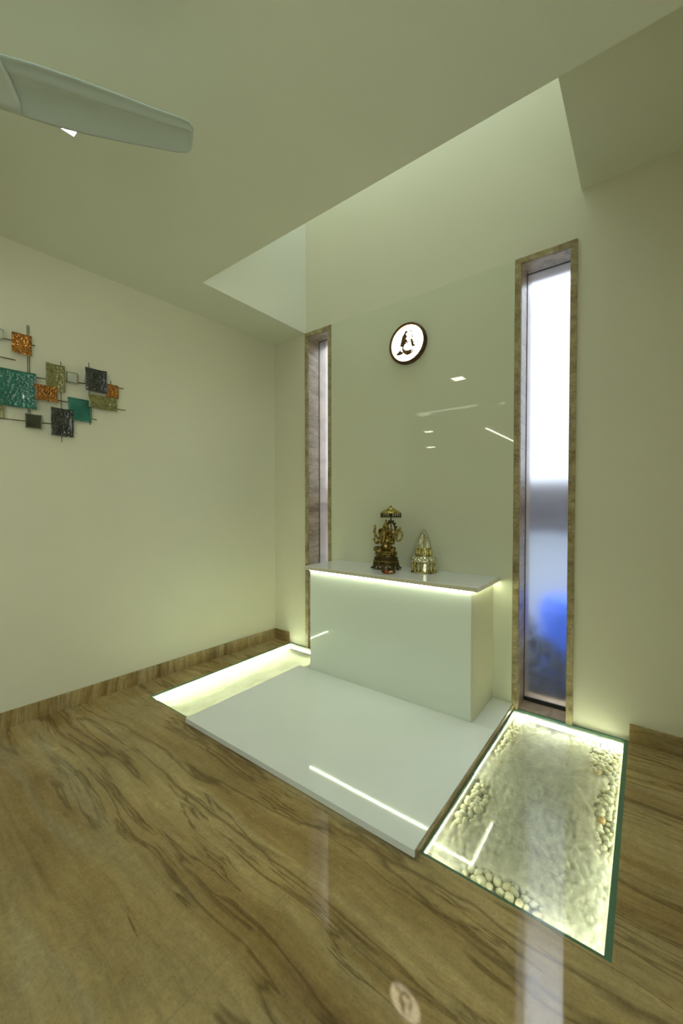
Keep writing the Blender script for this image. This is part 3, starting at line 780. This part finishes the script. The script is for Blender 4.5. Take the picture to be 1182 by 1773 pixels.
for off in (0.020, ):
    rod(-2.033, 2.499, -2.033, 1.95, .024); rod(-2.024, 2.499, -2.024, 1.95, .024)
    rod(-1.857, 2.32, -1.857, 1.79, .024); rod(-1.692, 2.358, -1.692, 2.0, .024); rod(-1.553, 2.267, -1.553, 2.14, .024); rod(-1.69, 2.0, -1.69, 1.929, .030)
    rod(-2.24, 2.381, -1.992, 2.384, .019, .003); rod(-2.24, 2.266, -2.092, 2.266, .019, .003); rod(-2.05, 2.178, -1.60, 2.222, .019, .003); rod(-1.72, 2.229, -1.464, 2.229, .019, .003)
    rod(-1.95, 2.062, -1.75, 2.064, .019, .003); rod(-1.60, 2.073, -1.453, 2.073, .019, .003); rod(-2.24, 1.896, -1.85, 1.905, .019, .003); rod(-1.75, 1.973, -1.645, 1.973, .019, .003)
# short wall spacers
bm = B()
for (y, z) in ((-2.028, 2.36), (-2.03, 2.1), (-1.857, 2.2), (-1.857, 1.9), (-1.692, 2.229), (-1.555, 2.2)): tube(bm, [(0.0, y-ay, z-az), (.036, y-ay, z-az)], .004, 8)
obj('wall_spacer', bm, M['rod'], art, True)

# ------------------------------------------------------------------ bronze seated idol under a parasol
M['bronze'] = metal('antique_bronze', hexc(190, 164, 92), hexc(34, 26, 14), 0.28, 55, 0.003, 0.85)
M['gold'] = metal('worn_brass', hexc(206, 184, 98), hexc(104, 88, 40), 0.3, 70, 0.002, 0.9)
M['darkbronze'] = metal('dark_bronze', hexc(104, 86, 48), hexc(26, 22, 14), 0.34, 90, 0.003, 0.8)
idol = empty('deity_statue', (1.432, -0.185, 0.8805), 0.25); tag(idol, 'dark bronze elephant-headed deity statue seated on a pedestal under a small parasol on the countertop', 'statue')
ped = empty('x'); bpy.data.objects.remove(ped)
# pedestal: flared openwork legs, waisted drum, top plate
bm = B()
NL = 8
for k in range(NL):
    a = 2*PI*(k+.5)/NL
    ca, sa = math.cos(a), math.sin(a)
    tube(bm, [(ca*.086, sa*.072, .062), (ca*.094, sa*.079, .040), (ca*.104, sa*.088, .015), (ca*.115, sa*.097, .007)], [.012, .008, .006, .006], 8)
    ball(bm, (ca*.114, sa*.096, .009), .008, 1)
    a2 = 2*PI*(k+1)/NL; c2, s2 = math.cos(a2), math.sin(a2)
    # hanging tracery between the legs
    ball(bm, (c2*.088, s2*.074, .048), (.012, .012, .014), 1); ball(bm, (c2*.090, s2*.076, .028), (.006, .006, .009), 1)
    for t in (-.22, .22):
        cc, ss = math.cos(a2+t), math.sin(a2+t)
        ball(bm, (cc*.092, ss*.077, .040), (.008, .008, .010), 1)
nS = 96
def sk_r(t): return .090+.026*t**1.6
rowsS = []
for j in range(13):
    t = j/12; rowsS.append([(sk_r(t)*math.cos(2*PI*i/nS), .85*sk_r(t)*math.sin(2*PI*i/nS), .058-.050*t) for i in range(nS)])
vv_ = {}
def gv(j, i, inn):
    k_ = (j, i % nS, inn)
    if k_ not in vv_:
        p = rowsS[j][i % nS]; f_s = .95 if inn else 1.0
        vv_[k_] = bm.verts.new((p[0]*f_s, p[1]*f_s, p[2]))
    return vv_[k_]
def solid(j, i):
    u = ((i+.5)/nS*NL) % 1.0; d0 = abs(u-.5); t = (j+.5)/12
    if t < .16: return True
    if d0 > .36: return True
    r1 = math.hypot((d0-.17)/.11, (t-.42)/.20)
    if r1 < 1: return False
    if t > .62 and d0 > .05*(2-t): return d0 > .40-(t-.62)*.1
    return t < .9
for j in range(12):
    for i in range(nS):
        if not solid(j, i): continue
        bm.faces.new([gv(j, i, 0), gv(j, i+1, 0), gv(j+1, i+1, 0), gv(j+1, i, 0)]); bm.faces.new([gv(j, i, 1), gv(j, i+1, 1), gv(j+1, i+1, 1), gv(j+1, i, 1)])
        for (a0, b0_, tst) in (((j, i), (j+1, i), (j, i-1)), ((j, i+1), (j+1, i+1), (j, i+1)), ((j, i), (j, i+1), (j-1, i)), ((j+1, i), (j+1, i+1), (j+1, i))):
            if tst[0] < 0 or tst[0] > 11 or not solid(tst[0], tst[1] % nS):
                bm.faces.new([gv(a0[0], a0[1], 0), gv(b0_[0], b0_[1], 0), gv(b0_[0], b0_[1], 1), gv(a0[0], a0[1], 1)])
pd = obj('pedestal', bm, M['darkbronze'], idol, False)
bm = B()
lathe(bm, [(0, .056), (.092, .056), (.099, .060), (.099, .066), (.093, .070), (.088, .080), (.080, .094), (.077, .100), (.077, .108), (.084, .112), (.088, .120), (.084, .124), (0, .124)], 40, sy=.85)
for k in range(28):
    a = 2*PI*k/28; ball(bm, (math.cos(a)*.087, math.sin(a)*.074, .083), (.006, .006, .010), 1)
obj('pedestal_plate', bm, M['darkbronze'], pd, True)
bm = B()
for (rr_, zz) in ((.100, .063), (.0885, .121), (.083, .109)):
    tube(bm, [(rr_*math.cos(a), .85*rr_*math.sin(a), zz) for a in [2*PI*i/40 for i in range(41)]], .0024, 6)
obj('pedestal_rim', bm, M['gold'], pd, True)

def remeshed(name, bm, mat, parent, vox):
    o = obj(name, bm, mat, parent, True)
    md = o.modifiers.new('remesh', 'REMESH'); md.mode = 'VOXEL'; md.voxel_size = vox; md.use_smooth_shade = True
    return o
bm = B()
def limb(pts, rads):
    for (p, q), (r0, r1) in zip(zip(pts, pts[1:]), zip(rads, rads[1:])):
        p, q = Vector(p), Vector(q); n_ = max(3, int((q-p).length/.004))
        for i in range(n_+1):
            t = i/n_; ball(bm, p.lerp(q, t), r0+(r1-r0)*t, 1)
# torso, belly, chest
ball(bm, (0, .008, .165), (.042, .036, .040)); ball(bm, (0, -.010, .172), (.036, .032, .032)); ball(bm, (0, .010, .205), (.038, .026, .028)); ball(bm, (0, .010, .228), (.034, .022, .018))
# seated legs: one folded, one hanging
limb([(-.020, .0, .145), (-.068, -.020, .150), (-.020, -.050, .136)], [.022, .019, .012])
limb([(.022, .0, .145), (.062, -.030, .156), (.052, -.048, .128)], [.022, .018, .011])
ball(bm, (-.008, -.055, .133), (.018, .010, .008)); ball(bm, (.050, -.060, .130), (.010, .018, .007))
# head
ball(bm, (0, -.010, .262), (.026, .024, .027)); ball(bm, (-.010, -.016, .282), (.014, .015, .012)); ball(bm, (.010, -.016, .282), (.014, .015, .012))
ball(bm, (-.013, -.028, .262), (.006, .005, .005)); ball(bm, (.013, -.028, .262), (.006, .005, .005))
# trunk curling to the proper left
limb([(0, -.030, .255), (0, -.042, .235), (-.004, -.048, .212), (-.016, -.050, .196), (-.030, -.048, .196), (-.032, -.048, .206)], [.013, .0115, .010, .0085, .007, .006])
# tusks
limb([(.010, -.030, .244), (.018, -.046, .238)], [.004, .002]); limb([(-.010, -.030, .244), (-.018, -.046, .238)], [.004, .002])
# ears
ball(bm, (-.040, -.002, .262), (.020, .006, .026)); ball(bm, (.040, -.002, .262), (.020, .006, .026))
# upper arms raised, lower arms forward
for sgn in (-1, 1):
    limb([(sgn*.034, .012, .226), (sgn*.066, .010, .222), (sgn*.086, .0, .262)], [.012, .010, .008])
    ball(bm, (sgn*.086, 0, .268), (.009, .008, .010))
    limb([(sgn*.032, .0, .218), (sgn*.058, -.015, .190), (sgn*.060, -.045, .196)], [.012, .010, .008])
    ball(bm, (sgn*.060, -.052, .202), (.009, .006, .012))
bmesh.ops.transform(bm, matrix=Matrix.Translation((0, 0, .138)) @ Matrix.Diagonal((1.12, 1.15, 1.16, 1)) @ Matrix.Translation((0, 0, -.138)), verts=bm.verts)
remeshed('deity_body', bm, M['bronze'], idol, .0022)
# crown
bm = B(); lathe(bm, [(.026, .280), (.028, .286), (.022, .292), (.024, .300), (.018, .308), (.019, .316), (.012, .326), (.012, .334), (.005, .346), (.006, .352), (0, .360)], 24, c=(0, -.006, 0))
for k in range(10): ball(bm, (math.cos(2*PI*k/10)*.027, -.006+math.sin(2*PI*k/10)*.027, .288), .0045, 1)
cr_ = obj('crown', bm, M['bronze'], idol, True); cr_.location.z = .022; cr_.scale = (1.15, 1.15, 1.0)
# necklace and garments
bm = B()
tube(bm, [(.026*math.cos(a), -.014-.030*abs(math.sin(a)), .236-.020*math.sin(a)) for a in [PI*i/14 for i in range(15)]], .0028, 6)
tube(bm, [(.036*math.cos(a), -.010-.034*abs(math.sin(a)), .228-.040*math.sin(a)) for a in [PI*i/14 for i in range(15)]], .0025, 6)
for k in range(9):
    a = PI*k/8; ball(bm, (.026*math.cos(a), -.016-.030*math.sin(a), .233-.020*math.sin(a)), .0045, 1)
nk_ = obj('necklace', bm, M['gold'], idol, True); nk_.scale = (1.15, 1.2, 1.0); nk_.location.z = .014
# back frame with leafy scroll behind the right side
bm = B()
pts = [(.036*math.cos(a)+.030, .030, .285+.075*math.sin(a)) for a in [PI*(-.45)+PI*1.3*i/22 for i in range(23)]]
tube(bm, pts, [.007]*23, 8)
for i, p in enumerate(pts[::2]):
    a = PI*(-.45)+PI*1.3*i*2/22
    ball(bm, (p[0]+.011*math.cos(a), p[1], p[2]+.013*math.sin(a)), (.009, .005, .010), 1)
obj('back_frame', bm, M['darkbronze'], idol, True)
# things held: axe / lotus staff on the left, rosary ring on the right, sweet bowl
bm = B()
tube(bm, [(-.090, -.006, .215), (-.088, -.004, .330)], .0035, 8); ball(bm, (-.088, -.004, .318), (.010, .006, .022), 2); ball(bm, (-.092, -.004, .285), (.012, .006, .014), 2); ball(bm, (-.096, -.006, .222), (.011, .008, .010), 2)
obj('staff', bm, M['bronze'], idol, True)
bm = B()
for k in range(20):
    a = 2*PI*k/20; ball(bm, (.100+.030*math.cos(a), -.006, .262+.042*math.sin(a)), (.008, .006, .009), 1)
ball(bm, (.112, -.006, .316), (.010, .005, .014), 2); ball(bm, (.122, -.006, .288), (.008, .005, .010), 2)
obj('garland_ring', bm, M['gold'], idol, True)
bm = B(); lathe(bm, [(0, 0), (.012, .002), (.017, .010), (.014, .014), (0, .018)], 18, c=(.060, -.058, .206)); obj('sweet_bowl', bm, M['gold'], idol, True)
# mouse-like mount and seat cushion
bm = B(); lathe(bm, [(0, .124), (.076, .124), (.080, .130), (.076, .138), (0, .140)], 36, sy=.8)
for k in range(22): ball(bm, (math.cos(2*PI*k/22)*.076, math.sin(2*PI*k/22)*.061, .131), (.010, .008, .007), 1)
obj('lotus_seat', bm, M['bronze'], idol, True)
# parasol
par = empty('parasol', (.034, .012, 0)); par.parent = idol
bm = B(); tube(bm, [(0, .026, .13), (0, .020, .30), (0, 0, .345), (0, 0, .440)], .0042, 10); obj('pole', bm, M['darkbronze'], par, True)
bm = B()
lathe(bm, [(.079, .430), (.078, .436), (.070, .440), (.052, .452), (.036, .460), (.028, .464), (.027, .467), (.016, .472), (.008, .476), (.010, .481), (.004, .486), (0, .494)], 40)
obj('parasol_canopy', bm, M['gold'], par, True)
bm = B()
for k in range(26):
    a = 2*PI*k/26; ca, sa = math.cos(a), math.sin(a)
    tube(bm, [(ca*.077, sa*.077, .434), (ca*.076, sa*.076, .404)], .0022, 6); ball(bm, (ca*.077, sa*.077, .402), (.006, .006, .007), 1); ball(bm, (ca*.077, sa*.077, .418), (.0045, .0045, .006), 1)
lathe(bm, [(.076, .402), (.080, .404), (.079, .408), (.075, .406)], 40)
obj('fringe', bm, M['darkbronze'], par, True)

# ------------------------------------------------------------------ silver-gilt temple ornament
M['silvergilt'] = metal('silver_gilt_filigree', hexc(226, 216, 150), hexc(140, 124, 66), 0.24, 110, 0.003, 0.9)
M['silverleaf'] = metal('bright_silver_leaf', hexc(240, 238, 214), hexc(190, 184, 150), 0.22, 60, 0.002, 0.9)
tm = empty('temple_ornament', (1.724, -0.130, 0.880), 0.35); tag(tm, 'gold and silver filigree temple spire ornament on the countertop, right of the bronze statue', 'ornament')
bm = B(); lathe(bm, [(0, 0), (.090, 0), (.094, .004), (.090, .010), (.086, .012), (0, .012)], 16); obj('base_plinth', bm, M['silvergilt'], tm)
bm = B()
for k in range(16):
    a = 2*PI*k/16; ca, sa = math.cos(a), math.sin(a)
    lathe(bm, [(.007, .010), (.007, .018), (.0045, .022), (.0045, .066), (.007, .070), (.007, .078)], 8, c=(ca*.083, sa*.083, 0))
    b2 = a+PI/16
    pts = [((math.cos(b2+(t-.5)*.36))*.083, (math.sin(b2+(t-.5)*.36))*.083, .058+.018*math.sin(PI*t)) for t in [i/8 for i in range(9)]]
    tube(bm, pts, .0028, 6)
obj('colonnade', bm, M['silvergilt'], tm, True)
bm = B(); lathe(bm, [(0, .012), (.064, .012), (.064, .078), (0, .078)], 16); obj('shrine_core', bm, M['silverleaf'], tm)
bm = B()
lathe(bm, [(0, .078), (.090, .078), (.096, .083), (.092, .090), (.086, .100), (.078, .112), (.070, .118), (0, .118)], 16)
for k in range(16):
    a = 2*PI*k/16
    lathe(bm, [(.013, .084), (.015, .096), (.012, .106), (.006, .114), (.003, .120), (0, .126)], 10, c=(math.cos(a)*.078, math.sin(a)*.078, 0))
for k in range(32):
    a = 2*PI*k/32; ball(bm, (math.cos(a)*.094, math.sin(a)*.094, .083), .0045, 1)
obj('lower_roof', bm, M['silverleaf'], tm, True)
bm = B()
lathe(bm, [(0, .118), (.062, .118), (.058, .128), (.060, .132), (.054, .152), (.052, .170), (.055, .176), (.050, .182), (0, .182)], 16)
for k in range(12):
    a = 2*PI*k/12
    lathe(bm, [(.010, .124), (.012, .140), (.010, .154), (.004, .166), (0, .174)], 8, c=(math.cos(a)*.054, math.sin(a)*.054, 0))
for k in range(20):
    a = 2*PI*k/20; ball(bm, (math.cos(a)*.054, math.sin(a)*.054, .178), .004, 1)
obj('upper_tier', bm, M['silvergilt'], tm, True)
bm = B()
prof = [(.046, .182), (.044, .200), (.039, .222), (.032, .246), (.023, .268), (.014, .284), (.012, .288), (.015, .291), (.008, .296), (.004, .304), (0, .312)]
seg = 24; rings = []
for r, z in prof:
    rings.append([bm.verts.new(((r*(1+.10*(i % 3 == 0)))*math.cos(2*PI*i/seg), (r*(1+.10*(i % 3 == 0)))*math.sin(2*PI*i/seg), z)) for i in range(seg)] if r > 0 else [bm.verts.new((0, 0, z))])
for a, b_ in zip(rings, rings[1:]):
    for i in range(seg):
        j = (i+1) % seg
        if len(b_) == 1: bm.faces.new((a[i], a[j], b_[0]))
        else: bm.faces.new((a[i], a[j], b_[j], b_[i]))
obj('spire', bm, M['silverleaf'], tm)
bm = B()
tube(bm, [(.050, -.02, .182), (.044, -.018, .225), (.026, -.010, .275), (.004, 0, .314)], .0018, 6)
tube(bm, [(-.050, .02, .182), (-.044, .018, .225), (-.026, .010, .275), (-.004, 0, .314)], .0018, 6)
for k in range(4): ball(bm, (math.cos(k*PI/2+.6)*.098, math.sin(k*PI/2+.6)*.098, .006), (.010, .010, .006), 1)
obj('wire_stay', bm, M['darkbronze'], tm, True)

# ------------------------------------------------------------------ offering dish
dish = empty('offering_dish', (1.548, -0.345, 0.880)); tag(dish, 'small copper dish holding red and white offerings in front of the bronze statue', 'dish')
M['copperdish'] = metal('copper_dish', hexc(214, 160, 96), hexc(150, 96, 50), 0.25, 20, 0.0003)
bm = B(); lathe(bm, [(0, .0), (.030, .0), (.040, .005), (.052, .012), (.054, .014), (.050, .014), (.038, .008), (.028, .004), (0, .004)], 36); obj('dish_body', bm, M['copperdish'], dish, True)
M['red'] = gloss('red_powder', hexc(190, 70, 40), 0.7, 0.1); M['whitepow'] = gloss('white_offering', hexc(220, 210, 180), 0.7, 0.1)
bm = B(); lathe(bm, [(0, .004), (.014, .004), (.016, .012), (.011, .018), (0, .022)], 18, c=(-.016, 0, 0)); tag(obj('red_offering', bm, M['red'], None, True, (1.548, -0.345, 0.880)), 'red powder heap in the small copper dish', 'offering')
bm = B(); lathe(bm, [(0, .004), (.013, .004), (.015, .010), (.010, .016), (0, .017)], 18, c=(.018, .004, 0)); tag(obj('white_offering', bm, M['whitepow'], None, True, (1.548, -0.345, 0.880)), 'pale cream heap in the small copper dish', 'offering')
